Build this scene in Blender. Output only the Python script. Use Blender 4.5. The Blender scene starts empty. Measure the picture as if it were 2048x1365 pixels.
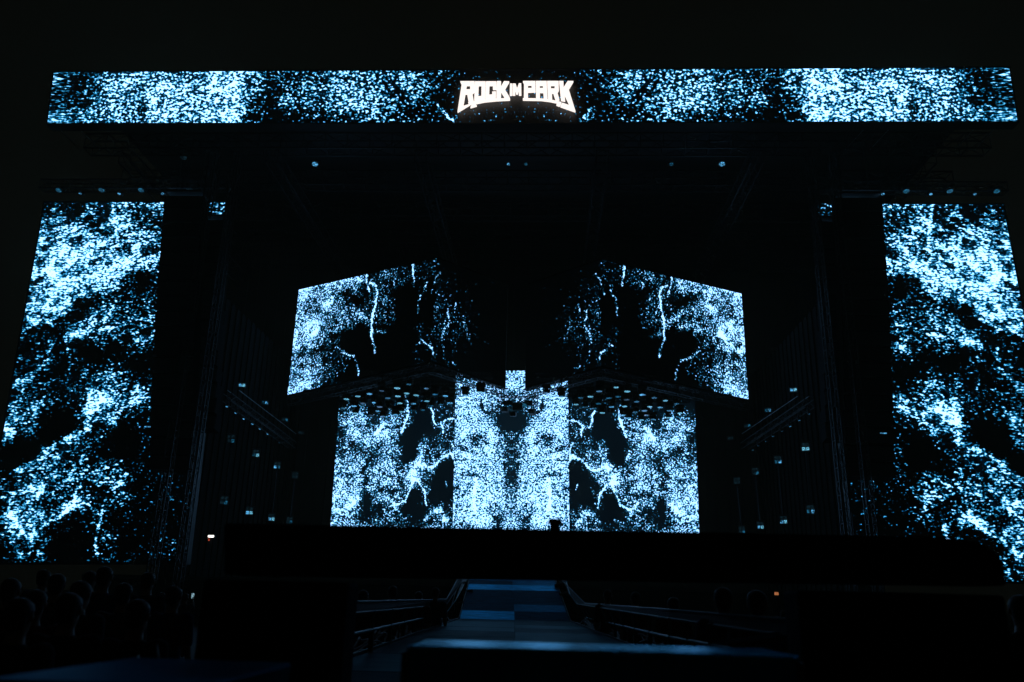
import bpy, bmesh, math, random
import numpy as np
from mathutils import Vector, Matrix
random.seed(7)
rng = np.random.RandomState(5)
C = bpy.context.scene.collection
SC = bpy.context.scene
R = math.radians

# ------------------------------------------------------------------ camera
F = 1630.0; CX, CY = 1024.0, 682.5            # focal length and centre, in photo pixels
CAM = Vector((2.5, 0.0, 1.65))
psi, tilt, roll = R(2.6), math.atan(515.5 / F), 0.024
fwd = Vector((-math.sin(psi) * math.cos(tilt), math.cos(psi) * math.cos(tilt), math.sin(tilt)))
r0 = Vector((math.cos(psi), math.sin(psi), 0)); u0 = r0.cross(fwd)
rt = r0 * math.cos(roll) + u0 * math.sin(roll)
up = -r0 * math.sin(roll) + u0 * math.cos(roll)
cd = bpy.data.cameras.new('camera'); cam = bpy.data.objects.new('camera', cd); C.objects.link(cam)
cam.matrix_world = Matrix(((rt.x, up.x, -fwd.x, CAM.x), (rt.y, up.y, -fwd.y, CAM.y), (rt.z, up.z, -fwd.z, CAM.z), (0, 0, 0, 1)))
cd.sensor_width = 36; cd.lens = F / 2048 * 36; cd.clip_end = 2000; cd.clip_start = 0.05
cd.dof.use_dof = True; cd.dof.focus_distance = 48; cd.dof.aperture_fstop = 1.9
SC.camera = cam

# ------------------------------------------------------------------ night sky, exposure
w = bpy.data.worlds.new("World"); SC.world = w; w.use_nodes = True
wn = w.node_tree.nodes; wl = w.node_tree.links
sky = wn.new('ShaderNodeTexSky'); sky.sky_type = 'NISHITA'; sky.sun_disc = False
sky.sun_elevation = R(-4); sky.sun_rotation = R(180)
mixw = wn.new('ShaderNodeMixRGB'); mixw.blend_type = 'ADD'; mixw.inputs[0].default_value = 1
mulw = wn.new('ShaderNodeMixRGB'); mulw.blend_type = 'MULTIPLY'; mulw.inputs[0].default_value = 1
mulw.inputs[2].default_value = (0.002, 0.002, 0.002, 1)
wl.new(sky.outputs[0], mulw.inputs[1]); wl.new(mulw.outputs[0], mixw.inputs[1])
mixw.inputs[2].default_value = (0.016, 0.018, 0.013, 1)
wl.new(mixw.outputs[0], wn['Background'].inputs[0]); wn['Background'].inputs[1].default_value = 0.09
SC.view_settings.view_transform = 'Standard'; SC.view_settings.look = 'None'
SC.view_settings.exposure = 0; SC.view_settings.gamma = 1

# ------------------------------------------------------------------ pixel <-> world
def W(px, py, Y):
    d = fwd + rt * ((px - CX) / F) - up * ((py - CY) / F)
    return CAM + d * ((Y - CAM.y) / d.y)
def WZ(px, py, z):
    d = fwd + rt * ((px - CX) / F) - up * ((py - CY) / F)
    return CAM + d * ((z - CAM.z) / d.z)
def PX(P):
    d = Vector(P) - CAM; k = d.dot(fwd)
    return CX + F * d.dot(rt) / k, CY - F * d.dot(up) / k

# ------------------------------------------------------------------ materials
def N(m, t, **k):
    n = m.node_tree.nodes.new(t)
    for a, b in k.items(): setattr(n, a, b)
    return n
def mat(name, col, rough=0.6, metal=0.0, scale=3.0, var=0.35, bump=0.0, spec=0.5):
    m = bpy.data.materials.new(name); m.use_nodes = True
    L = m.node_tree.links; b = m.node_tree.nodes['Principled BSDF']
    b.inputs['Metallic'].default_value = metal; b.inputs['Specular IOR Level'].default_value = spec
    tc = N(m, 'ShaderNodeTexCoord'); nz = N(m, 'ShaderNodeTexNoise'); nz.inputs['Scale'].default_value = scale
    nz.inputs['Detail'].default_value = 6
    L.new(tc.outputs['Object'], nz.inputs['Vector'])
    cr = N(m, 'ShaderNodeValToRGB')
    cr.color_ramp.elements[0].position = .3; cr.color_ramp.elements[1].position = .7
    cr.color_ramp.elements[0].color = [c * (1 - var) for c in col] + [1]
    cr.color_ramp.elements[1].color = [min(1, c * (1 + var)) for c in col] + [1]
    L.new(nz.outputs['Fac'], cr.inputs[0]); L.new(cr.outputs[0], b.inputs['Base Color'])
    mr = N(m, 'ShaderNodeMapRange'); mr.inputs[3].default_value = max(.02, rough - .12); mr.inputs[4].default_value = min(1, rough + .12)
    L.new(nz.outputs['Fac'], mr.inputs[0]); L.new(mr.outputs[0], b.inputs['Roughness'])
    if bump:
        bp = N(m, 'ShaderNodeBump'); bp.inputs['Strength'].default_value = bump; bp.inputs['Distance'].default_value = .02
        L.new(nz.outputs['Fac'], bp.inputs['Height']); L.new(bp.outputs[0], b.inputs['Normal'])
    return m
def emis(name, col, s, speckle=0):
    m = bpy.data.materials.new(name); m.use_nodes = True
    L = m.node_tree.links; b = m.node_tree.nodes['Principled BSDF']
    b.inputs['Base Color'].default_value = (.02, .02, .02, 1); b.inputs['Roughness'].default_value = .2
    b.inputs['Emission Color'].default_value = (*col, 1); b.inputs['Emission Strength'].default_value = s
    if speckle:
        g = N(m, 'ShaderNodeNewGeometry'); nz = N(m, 'ShaderNodeTexNoise'); nz.inputs['Scale'].default_value = speckle
        mr = N(m, 'ShaderNodeMapRange'); mr.inputs[1].default_value = .42; mr.inputs[2].default_value = .62
        mr.inputs[3].default_value = .05 * s; mr.inputs[4].default_value = s
        L.new(g.outputs['Position'], nz.inputs['Vector']); L.new(nz.outputs['Fac'], mr.inputs[0]); L.new(mr.outputs[0], b.inputs['Emission Strength'])
    return m
M = dict(
    black=mat('black_paint', (.012, .012, .013), .6),
    case=mat('painted_glint_laminate', (.005, .26, .42), .26, .9, scale=1.7, var=.9),  # blue screen light and its glints put into the lid colour
    matt=mat('matt_black_paint', (.004, .004, .0045), .85, spec=.08),
    cloth=mat('black_cloth', (.010, .010, .011), .95, scale=14, bump=.3, spec=.1),
    alu=mat('aluminium', (.32, .34, .36), .38, .9, scale=8),
    dalu=mat('dark_aluminium', (.10, .11, .12), .42, .8, scale=8),
    steel=mat('galvanised_steel', (.28, .30, .31), .5, .7, scale=6),
    asphalt=mat('asphalt', (.045, .046, .048), .85, scale=1.2, bump=.4),
    deck=mat('stage_ply', (.02, .02, .022), .5, scale=2),
    mesh=mat('perforated_panel', (.002, .010, .012), .7, .0, scale=60, spec=.02),
    tr=mat('black_truss', (.02, .022, .024), .5, .5, scale=8),
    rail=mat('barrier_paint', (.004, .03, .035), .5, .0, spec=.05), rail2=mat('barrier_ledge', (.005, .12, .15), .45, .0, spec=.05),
    rubber=mat('rubber', (.015, .015, .015), .6),
    skin=mat('skin', (.36, .22, .16), .55, scale=20, var=.1),
    hair=mat('hair', (.03, .02, .014), .6, scale=60),
    lens=emis('lamp_lens_painted_glint', (.20, .68, .95), 1.2, 22),  # glow painted in for the screens mirrored in unlit lens glass
    lensd=emis('lamp_lens_dim', (.10, .34, .52), .06, 14),  # dimmer emitted glint for the same lenses
    lensb=emis('lamp_lens_blue', (.12, .52, .95), 1.1, 9),  # emitted glint, for lit lamps and for mirrored screen light alike
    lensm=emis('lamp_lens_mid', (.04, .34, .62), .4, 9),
    white=emis('lamp_white', (1, .93, .85), 3),
    red=emis('lamp_red', (.9, .12, .05), .5),
    amber=emis('lamp_amber', (.9, .32, .12), .4),
    phone=emis('phone_display', (.45, .8, .95), .8, 60),
    sign=emis('sign_light', (1, .89, .83), 1.25),
)
SHIRTS = [mat('shirt_cloth', c, .9, scale=12, spec=.1) for c in ((.02, .02, .022), (.05, .05, .06), (.10, .03, .03), (.03, .05, .09), (.12, .12, .12))]
JEANS = mat('denim', (.03, .04, .07), .9, scale=20, spec=.1)

# ------------------------------------------------------------------ LED material: particle pattern whose density is stored per vertex
def led_material(name, dot, strength=1.0, aniso=(1, 1), floor=0.0, seed=0.0, base=0.015):
    m = bpy.data.materials.new(name); m.use_nodes = True
    L = m.node_tree.links; b = m.node_tree.nodes['Principled BSDF']
    b.inputs['Base Color'].default_value = (base, base, base, 1); b.inputs['Roughness'].default_value = .6
    def math_(op, a, c, cl=False):
        n = N(m, 'ShaderNodeMath', operation=op); n.use_clamp = cl
        for i, x in enumerate((a, c)):
            if isinstance(x, (int, float)): n.inputs[i].default_value = x
            else: L.new(x, n.inputs[i])
        return n.outputs[0]
    uv = N(m, 'ShaderNodeUVMap'); uv.uv_map = 'UVMap'
    at = N(m, 'ShaderNodeAttribute', attribute_name='led_fill')
    st = N(m, 'ShaderNodeAttribute', attribute_name='streak')
    def noise(sx, sy, z, det=2.2):
        mp = N(m, 'ShaderNodeMapping'); mp.inputs['Scale'].default_value = (sx / dot, sy / dot, 1); mp.inputs['Location'].default_value = (z, z * 1.7, z + seed)
        L.new(uv.outputs[0], mp.inputs[0])
        nz = N(m, 'ShaderNodeTexNoise'); nz.inputs['Scale'].default_value = 1; nz.inputs['Detail'].default_value = det; nz.inputs['Roughness'].default_value = .5
        L.new(mp.outputs[0], nz.inputs['Vector']); return nz.outputs['Fac']
    n1 = noise(aniso[0], aniso[1], 0.3); n2 = noise(aniso[0] * .35, aniso[1] * 1.5, 5.1); n3 = noise(.16, .16, 9.2, 3)
    mx = N(m, 'ShaderNodeMixRGB'); L.new(st.outputs['Fac'], mx.inputs[0]); L.new(n1, mx.inputs[1]); L.new(n2, mx.inputs[2])
    a = math_('MULTIPLY', math_('SUBTRACT', mx.outputs[0], .5), 5.2)
    c = math_('MULTIPLY', math_('SUBTRACT', n3, .5), 1.3)
    d = math_('SUBTRACT', math_('MULTIPLY', at.outputs['Fac'], 1.75), 0.98)
    d = math_('SUBTRACT', d, math_('SUBTRACT', .42, math_('MULTIPLY', math_('MINIMUM', math_('MULTIPLY', at.outputs['Fac'], 14.0), 1.0), .42)))
    # clumps only modulate where something is shown at all
    c = math_('MULTIPLY', c, math_('MINIMUM', math_('MULTIPLY', at.outputs['Fac'], 3.0), 1.0))
    v = math_('ADD', math_('ADD', a, c), d)
    v = math_('MULTIPLY', math_('ADD', v, .10 if dot > .13 else .12), 1.5 if dot > .13 else 1.75, True)
    v = math_('MAXIMUM', v, math_('SUBTRACT', math_('MULTIPLY', math_('MULTIPLY', at.outputs['Fac'], at.outputs['Fac']), .24), .05), True)      # dim blue between the dots where the picture is dense
    cr = N(m, 'ShaderNodeValToRGB'); L.new(v, cr.inputs[0]); e = cr.color_ramp.elements
    e[0].position = 0; e[0].color = (floor * .12, floor * .5, floor, 1)
    e[1].position = 1; e[1].color = (.80, 1.5, 2.7, 1)
    for p, col in ((.16, (.0, .026, .065)), (.42, (.004, .19, .42)), (.68, (.07, .52, .95)), (.88, (.26, .92, 1.5))):
        x = e.new(p); x.color = (*col, 1)
    L.new(cr.outputs[0], b.inputs['Emission Color']); b.inputs['Emission Strength'].default_value = strength
    return m

# ------------------------------------------------------------------ object helpers
def tag(o, label=None, cat=None, group=None, kind=None):
    if label: o['label'] = label
    if cat: o['category'] = cat
    if group: o['group'] = group
    if kind: o['kind'] = kind
    return o
def empty(name, loc, label, cat, group=None):
    o = bpy.data.objects.new(name, None); C.objects.link(o); o.location = loc; o.empty_display_size = .2
    return tag(o, label, cat, group)
class MB:
    def __init__(s): s.v = []; s.f = []
    def add(s, vs, fs):
        b = len(s.v); s.v += [tuple(p) for p in vs]; s.f += [tuple(b + i for i in f) for f in fs]; return s
    def hexa(s, a, b, c, d, e, f, g, h):     # bottom a b c d, top e f g h
        return s.add([a, b, c, d, e, f, g, h], [(3, 2, 1, 0), (4, 5, 6, 7), (0, 1, 5, 4), (1, 2, 6, 5), (2, 3, 7, 6), (3, 0, 4, 7)])
    def box(s, c, sz, rz=0, rx=0, bev=0):
        x, y, z = [k / 2 for k in sz]; m = Matrix.Rotation(rz, 3, 'Z') @ Matrix.Rotation(rx, 3, 'X')
        if bev:
            bm = bmesh.new(); bmesh.ops.create_cube(bm, size=1)
            for v in bm.verts: v.co = Vector((v.co.x * sz[0], v.co.y * sz[1], v.co.z * sz[2]))
            bmesh.ops.bevel(bm, geom=bm.edges[:], offset=bev, segments=2, affect='EDGES', profile=.5)
            bm.verts.index_update()
            s.add([m @ v.co + Vector(c) for v in bm.verts], [[v.index for v in f.verts] for f in bm.faces]); bm.free(); return s
        P = [m @ Vector(p) + Vector(c) for p in ((-x, -y, -z), (x, -y, -z), (x, y, -z), (-x, y, -z), (-x, -y, z), (x, -y, z), (x, y, z), (-x, y, z))]
        return s.hexa(*P)
    def bar(s, a, b, t=.05, n=4):
        a, b = Vector(a), Vector(b); d = (b - a)
        if d.length < 1e-6: return s
        d.normalize(); q = Vector((0, 0, 1)) if abs(d.z) < .9 else Vector((1, 0, 0))
        x = d.cross(q).normalized(); y = d.cross(x)
        ring = [(x * math.cos(2 * math.pi * (k + .5) / n) + y * math.sin(2 * math.pi * (k + .5) / n)) * t * .5 * (1.414 if n == 4 else 1) for k in range(n)]
        vs = [a + r for r in ring] + [b + r for r in ring]
        fs = [(k, (k + 1) % n, n + (k + 1) % n, n + k) for k in range(n)] + [tuple(range(n))[::-1], tuple(range(n, 2 * n))]
        return s.add(vs, fs)
    def tube(s, pts, t=.03, n=6):
        for a, b in zip(pts, pts[1:]): s.bar(a, b, t, n)
        return s
    def cyl(s, c, axis, r1, r2, h, n=16):
        c = Vector(c); d = Vector(axis).normalized(); q = Vector((0, 0, 1)) if abs(d.z) < .9 else Vector((1, 0, 0))
        x = d.cross(q).normalized(); y = d.cross(x)
        vs = [c + (x * math.cos(2 * math.pi * k / n) + y * math.sin(2 * math.pi * k / n)) * r1 for k in range(n)] + \
             [c + d * h + (x * math.cos(2 * math.pi * k / n) + y * math.sin(2 * math.pi * k / n)) * r2 for k in range(n)]
        return s.add(vs, [(k, (k + 1) % n, n + (k + 1) % n, n + k) for k in range(n)] + [tuple(range(n))[::-1], tuple(range(n, 2 * n))])
    def truss(s, a, b, wd=.5, ht=.5, t=.05, step=.6):
        a, b = Vector(a), Vector(b); d = b - a; L = d.length; d.normalize()
        q = Vector((0, 0, 1)) if abs(d.z) < .8 else Vector((0, 1, 0))
        x = d.cross(q).normalized() * wd / 2; y = x.cross(d).normalized() * ht / 2
        cs = [x + y, x - y, -x - y, -x + y]
        for c in cs: s.bar(a + c, b + c, t)
        n = max(1, int(L / step))
        for i in range(n + 1):
            p = a + d * L * i / n
            for k in range(4):
                s.bar(p + cs[k], p + cs[(k + 1) % 4], t * .5)
                if i < n:
                    p2 = a + d * L * (i + 1) / n
                    k2 = (k + 1) % 4
                    s.bar(p + cs[k if i % 2 else k2], p2 + cs[k2 if i % 2 else k], t * .5)
        return s
    def build(s, name, m, parent=None, off=None):
        me = bpy.data.meshes.new(name)
        o0 = Vector(off) if off is not None else (parent.location if parent and parent.type == 'EMPTY' else Vector((0, 0, 0)))
        me.from_pydata([Vector(p) - o0 for p in s.v], [], s.f); me.update()
        bm = bmesh.new(); bm.from_mesh(me); bmesh.ops.recalc_face_normals(bm, faces=bm.faces[:]); bm.to_mesh(me); bm.free()
        me.materials.append(m); o = bpy.data.objects.new(name, me); C.objects.link(o)
        if parent: o.parent = parent
        elif off is not None: o.location = off
        return o
def sub(o, name, mb, m):        # sub-part: parent at identity with a mesh expressed in the same local frame
    x = mb.build(name, m, None, off=(0, 0, 0)); x.parent = o; return x
def copy_tree(o, parent=None):
    c = o.copy(); C.objects.link(c)
    if parent: c.parent = parent
    for ch in list(o.children): copy_tree(ch, c)
    return c

# ------------------------------------------------------------------ screens
def digits(txt):
    rows = [r.strip() for r in txt.strip().split('\n')]
    n = max(len(r) for r in rows)
    return np.array([[int(c) for c in r.ljust(n, r[-1])] for r in rows], float) / 9.0
def sample(G, u, v):            # smooth interpolation of a digit grid; u right, v down
    h, wd = G.shape; x = np.clip(u * wd - .5, 0, wd - 1.001); y = np.clip(v * h - .5, 0, h - 1.001)
    i = np.floor(y).astype(int); j = np.floor(x).astype(int); fy = y - i; fx = x - j
    i2 = np.minimum(i + 1, h - 1); j2 = np.minimum(j + 1, wd - 1)
    fx = fx * fx * (3 - 2 * fx); fy = fy * fy * (3 - 2 * fy)
    return (G[i, j] * (1 - fx) + G[i, j2] * fx) * (1 - fy) + (G[i2, j] * (1 - fx) + G[i2, j2] * fx) * fy
def seg_dist(x, y, a, b):
    ax, ay = a; bx, by = b; dx, dy = bx - ax, by - ay; L = dx * dx + dy * dy + 1e-9
    t = np.clip(((x - ax) * dx + (y - ay) * dy) / L, 0, 1)
    return np.hypot(x - ax - t * dx, y - ay - t * dy)
def strokes(D, x, y, S, k, ox, oy):
    x0, y0 = x, y
    x = x + smooth_noise(x0, y0, 14, 91) * 5 + smooth_noise(x0, y0, 5, 93) * 1.6; y = y + smooth_noise(x0, y0, 14, 92) * 5 + smooth_noise(x0, y0, 5, 94) * 1.6
    vary = np.clip(.95 + smooth_noise(x0, y0, 9, 95) * 1.5, .25, 1.3)
    for amp, wd, pts in S:
        pts = [(ox + a / k, oy + b / k) for a, b in pts]
        d = np.full(x.shape, 1e9)
        for a, b in zip(pts, pts[1:]): d = np.minimum(d, seg_dist(x, y, a, b))
        D = D + vary * amp * 1.05 * np.exp(-(d / (wd * (.70 if wd < 5 else .9))) ** 2) + .06 * amp * np.exp(-(d / (wd * 2.6)) ** 2)
    return D
def blobs(D, x, y, B, k, ox, oy):
    x, y = x + smooth_noise(x, y, 16, 97) * 26 + smooth_noise(x, y, 7, 99) * 10, y + smooth_noise(x, y, 16, 98) * 22 + smooth_noise(x, y, 7, 96) * 8
    for amp, cx, cy, rx, ry in B:
        D = D + amp * np.exp(-(((x - ox) * k - cx) / rx) ** 2 - (((y - oy) * k - cy) / ry) ** 2)
    return D
def smooth_noise(x, y, s, seed):
    r = np.random.RandomState(seed); G = r.rand(64, 64)
    def f(x, y):
        i = np.floor(y).astype(int); j = np.floor(x).astype(int); a = y - i; b = x - j
        a = a * a * (3 - 2 * a); b = b * b * (3 - 2 * b)
        g = lambda p, q: G[p % 64, q % 64]
        return (g(i, j) * (1 - b) + g(i, j + 1) * b) * (1 - a) + (g(i + 1, j) * (1 - b) + g(i + 1, j + 1) * b) * a
    return f(x / s, y / s) * .65 + f(x / s * 2.1 + 9, y / s * 2.1 + 4) * .35 - .5
def ridge(x, y, s, seed):
    wx = smooth_noise(x, y, s * 1.7, seed + 50) * s * 1.3; wy = smooth_noise(x, y, s * 1.7, seed + 60) * s * 1.3
    return np.clip(1 - np.abs(smooth_noise(x + wx, y + wy, s, seed)) * 9, 0, 1) ** 1.5
def cap(D, hi=.74): return np.where(D > hi, hi + (1.0 - hi) * np.tanh((D - hi) / .5), D)
def corner(c, Y): return [W(c[i][0], c[i][1], Y[i] if isinstance(Y, (list, tuple)) else Y) for i in range(4)]
def screen_mesh(name, P, nu, nv, dens, m, parent, ref=None, mirror=False, streak=None, umirror=False, thick=True):
    """P = TL TR BR BL in the world; dens(u, v, px, py) in photo pixels of the reference (left) screen whose corners are ref"""
    TL, TR, BR, BL = P; rf = ref or P
    us = np.linspace(0, 1, nu + 1); vs = np.linspace(0, 1, nv + 1); U, V = np.meshgrid(us, vs)
    def lerp(Q, u, v): return (Q[0] * (1 - u) + Q[1] * u) * (1 - v) + (Q[3] * (1 - u) + Q[2] * u) * v
    co = [lerp(P, u, v) for v in vs for u in us]
    U2 = 1 - U if mirror else U
    pp = np.array([PX(lerp(rf, float(u), float(v))) for u, v in zip(U2.ravel(), V.ravel())])
    D = dens(U2.ravel(), V.ravel(), pp[:, 0], pp[:, 1])
    fs = [(j * (nu + 1) + i, (j + 1) * (nu + 1) + i, (j + 1) * (nu + 1) + i + 1, j * (nu + 1) + i + 1) for j in range(nv) for i in range(nu)]
    me = bpy.data.meshes.new(name); o0 = parent.location
    me.from_pydata([c - o0 for c in co], [], fs)
    uvl = me.uv_layers.new(name='UVMap'); Wm = (TR - TL).length; Hm = (TL - BL).length
    uu = U2.ravel().copy()
    if umirror: uu = np.abs(uu - .5)
    idx = np.array([i for f in fs for i in f])
    uvs = np.stack([uu[idx] * Wm, (1 - V.ravel()[idx]) * Hm], 1).astype(np.float32)
    uvl.data.foreach_set('uv', uvs.ravel())
    at = me.attributes.new('led_fill', 'FLOAT', 'POINT'); at.data.foreach_set('value', np.clip(D, 0, 1.3).astype(np.float32))
    st = me.attributes.new('streak', 'FLOAT', 'POINT')
    st.data.foreach_set('value', (np.clip(streak(U2.ravel(), V.ravel()), 0, 1) if streak else np.zeros(D.shape)).astype(np.float32))
    me.materials.append(m); o = bpy.data.objects.new(name, me); C.objects.link(o); o.parent = parent
    return o
def housing(P, parent, depth=.5, lip=.12, back=None):
    """cabinet behind a display and a thin frame round it"""
    TL, TR, BR, BL = P; n = (TR - TL).cross(BL - TL).normalized()
    if n.y < 0: n = -n
    ux = (TR - TL).normalized(); uz = (TL - BL).normalized()
    e = [TL - ux * lip + uz * lip, TR + ux * lip + uz * lip, BR + ux * lip - uz * lip, BL - ux * lip - uz * lip]
    a = [p + n * .03 for p in e]; b = [p + n * depth for p in e]
    MB().hexa(a[3], a[2], b[2], b[3], a[0], a[1], b[1], b[0]).build('cabinet', M['black'], parent)
    fr = MB(); I = [TL, TR, BR, BL]
    for i in range(4):
        p, q = e[i], e[(i + 1) % 4]; r, s = I[(i + 1) % 4], I[i]
        f, k = -n * .03, n * .028
        fr.hexa(p + k, q + k, r + k, s + k, p + f, q + f, r + f, s + f)
    fr.build('frame', M['black'], parent)

# ----- header screen
YH = 46.0
HEAD = digits("""
545666667963445555542111
435767768953455644531111
436656777843555664531111
656656779931222454322111
""")
HS = [(.8, 3.0, [(80, 535), (150, 620), (210, 665), (270, 700)])]
def head_d(u, v, x, y):
    h = np.minimum(u, 1 - u) * 2                      # 0 at the ends, 1 in the middle
    h2 = h * (938 / 938.0)
    D = sample(HEAD, h, v)
    D = D + smooth_noise(h * 40, v * 6, 1.6, 3) * .2 + (ridge(h * 40, v * 5, 2.2, 5) - .25) * .25 * D
    edge = np.clip((h - .86) / .05, 0, 1); D = D * (1 - edge) + .08 * edge
    xm = np.where(x > 1033, 2066 - x, x)
    D = strokes(D, xm, y, HS, 5.851, 860, 120)
    return cap(D * .93, .78)
hp = corner([(108, 145), (2018, 136), (2035, 243), (95, 247)], YH)
hd = empty('header_screen', (hp[2] + hp[3]) / 2, 'long LED banner screen along the front edge of the stage roof', 'screen')
screen_mesh('display', hp, 560, 24, head_d, led_material('led_header', .19, 1.15, (1.0, 1.2), base=.008), hd, umirror=True,
            streak=lambda u, v: np.clip(1 - np.minimum(u, 1 - u) * 16, 0, 1) * .85)
housing(hp, hd, .8, .10)

# ----- side screens
WING = digits("""
334456555555
665457545555
788755854455
688865745555
599778666555
688898633444
788865433344
879433443344
665476544444
344647564444
243532233444
353253432333
533345533222
454458566544
664248764433
654136522333
621265412322
223665342322
357655563332
567655463222
467466432111
467632331111
256531141111
134321131121
""")
WS = [(.5, 4, [(383, 43), (390, 100), (400, 190)]), (.5, 4, [(95, 470), (150, 440), (180, 460)]),
      (.7, 4, [(155, 1140), (210, 1110), (260, 1065), (305, 1075)]), (.5, 6, [(30, 1090), (60, 1150), (105, 1190)]),
      (.55, 4, [(360, 1050), (340, 1130), (325, 1200), (335, 1255)]), (.4, 5, [(310, 720), (380, 715), (440, 725), (495, 710)]),
      (.35, 7, [(60, 960), (150, 905), (190, 870), (300, 810)]), (.3, 8, [(300, 810), (305, 750), (310, 690)]), (.3, 4, [(510, 1245), (585, 1240), (595, 1200)]),
      (.22, 12, [(80, 400), (200, 340), (300, 310), (400, 275), (545, 235)]), (.4, 9, [(180, 380), (192, 410)]),
      (.45, 8, [(225, 500), (270, 490)]), (.3, 5, [(230, 520), (240, 640)])]
WB = [(-.5, 210, 795, 60, 40), (-.35, 70, 895, 50, 22), (-.4, 420, 870, 60, 60), (-.4, 300, 560, 60, 40), (-.35, 260, 400, 40, 40), (-.3, 470, 320, 70, 30),
      (-.4, 200, 1190, 50, 60), (-.3, 470, 600, 60, 40)]
def wing_d(u, v, x, y):
    D = sample(WING, u, v) + smooth_noise(x, y, 22, 11) * .35
    al, ac = x * .89 - y * .45, x * .45 + y * .89
    Rg = ridge(al / 2.6, ac, 26, 77) * .7 + ridge(al / 2.2, ac, 12, 78) * .45 + .25 * smooth_noise(al / 3, ac, 12, 79)
    D = D * (.66 + .80 * Rg) + .03
    D = strokes(D, x, y, WS, 1.706, 0, 380); D = blobs(D, x, y, WB, 1.706, 0, 380)
    fade = np.clip((v - .74) / .06, 0, 1) * np.clip((u - .66) / .06, 0, 1)
    D = np.clip(D + (ridge(x, y, 30, 12) * .5 + ridge(x, y, 13, 14) * .35 - .25) * .45 * np.clip(D, .15, 1), 0, 1.3); return cap(D ** 1.1 * (1 - .3 * fade), .70)
lw = led_material('led_side', .15, 1.1, (.85, 1.25), seed=3)
WL = corner([(90, 405), (452, 405), (366, 1125), (-40, 1125)], YH)
WR = corner([(1632, 408), (2006, 410), (2147, 1165), (1722, 1160)], YH)
for P, ref, mir, lab in ((WL, None, False, 'tall LED side screen left of the stage opening'), (WR, WL, True, 'tall LED side screen right of the stage opening')):
    # true up: vertical edges, level top and bottom
    e = empty('side_screen', (P[2] + P[3]) / 2, lab, 'screen', 'screens flanking the stage')
    screen_mesh('display', P, 130, 240, wing_d, lw, e, ref, mir, streak=lambda u, v: np.clip(.45 - u * .5, 0, 1))
    housing(P, e, .8, .10)

# ----- back wall screens
YB = 66.0
BK = digits("""
001001212121
355213631222
478356530233
388587510233
367765411343
436556613534
677467447551
777567676421
877566466411
897366522313
886335412144
775254322243
887633443663
""")
BS = [(1.0, 2.4, [(820, 355), (835, 410), (855, 480)]), (.7, 2.4, [(890, 470), (940, 445), (1000, 430)]), (.8, 2.2, [(895, 470), (910, 540)]),
      (.9, 2.6, [(645, 410), (620, 490), (600, 540)]), (.6, 2.2, [(650, 310), (650, 400)]), (.6, 4, [(480, 470), (410, 550)]),
      (1.0, 2.8, [(770, 770), (800, 795), (840, 795), (880, 745), (920, 715), (965, 690), (1000, 745), (1040, 775)]),
      (.9, 2.6, [(690, 880), (665, 960), (630, 1040), (570, 1070)]), (.8, 2.4, [(690, 880), (730, 900), (770, 980), (785, 1070)]),
      (.5, 2.6, [(500, 1010), (550, 1070), (560, 1110)]), (.6, 2.2, [(960, 600), (985, 650), (990, 720)]),
      (.45, 9, [(760, 600), (740, 740), (690, 800), (670, 880)]), (.7, 2, [(930, 900), (940, 935)]), (.4, 5, [(280, 1020), (210, 1090)]),
      (.5, 2.2, [(575, 640), (590, 710)]), (.5, 6, [(770, 1180), (830, 1110), (900, 1120), (930, 1190)]), (.4, 4, [(590, 1190), (660, 1150)])]
BB = [(-.8, 655, 640, 55, 95), (-.5, 890, 860, 80, 90), (-.5, 335, 1060, 45, 90), (-.5, 770, 470, 60, 110), (-.5, 700, 1010, 45, 70), (-.5, 245, 630, 28, 28),
      (-.5, 530, 860, 30, 35), (-.4, 350, 800, 25, 110), (-.5, 700, 1140, 60, 50), (-.3, 450, 1130, 40, 40), (-.5, 950, 1050, 30, 80), (-.4, 860, 990, 35, 60), (-.3, 130, 500, 25, 90)]
def back_d(u, v, x, y):
    D = sample(BK, u, v) * .82 + smooth_noise(x, y, 14, 21) * .3
    D = D + (ridge(x, y, 20, 22) * .5 + ridge(x, y, 9, 24) * .4 - .25) * .5 * np.clip(D, 0, 1)
    D = blobs(D, x, y, BB, 3.69, 640, 720); D = cap(D, .75); return strokes(np.clip(D, 0, 1.2), x, y, BS, 3.69, 640, 720)
CN = digits("""
6666777
6666777
6777676
7887532
7887532
7888754
7766875
6755865
7877865
7888764
7756874
6788875
7798877
7798765
7899866
6758636
""")
CS = [(.5, 4, [(1143, 880), (1143, 1120)]), (-.6, 3, [(1190, 300), (1190, 340), (1210, 380), (1240, 395), (1265, 380), (1275, 340)])]
CB = [(-.6, 1120, 575, 32, 26), (-.6, 1205, 575, 32, 26), (-.5, 1130, 840, 50, 26), (-.3, 1040, 640, 40, 22), (-.25, 1030, 740, 50, 12), (-.35, 1070, 1200, 25, 30),
      (-.55, 1360, 470, 60, 60), (-.32, 1417, 840, 30, 75), (-.5, 1417, 440, 75, 70), (-.3, 1417, 690, 30, 50), (-.2, 1417, 1040, 25, 40), (-.4, 1290, 1190, 30, 50), (-.3, 1417, 600, 40, 50)]
def cen_d(u, v, x, y):
    h = np.minimum(u, 1 - u) * 2; xm = np.where(x > 1024, 2048 - x, x)
    D = sample(CN, h, v) * .93 + smooth_noise(xm, y, 9, 31) * .22
    D = D + (ridge(xm, y, 8, 34) - .3) * .22; D = blobs(D, xm, y, CB, 3.69, 640, 720); D = cap(D, .78); return strokes(D, xm, y, CS, 3.69, 640, 720)
lb = led_material('led_back', .115, 1.0, (1, 1), seed=7, floor=.006)
lc = led_material('led_centre', .11, 1.0, (1, 1), seed=9, floor=.012)
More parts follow.
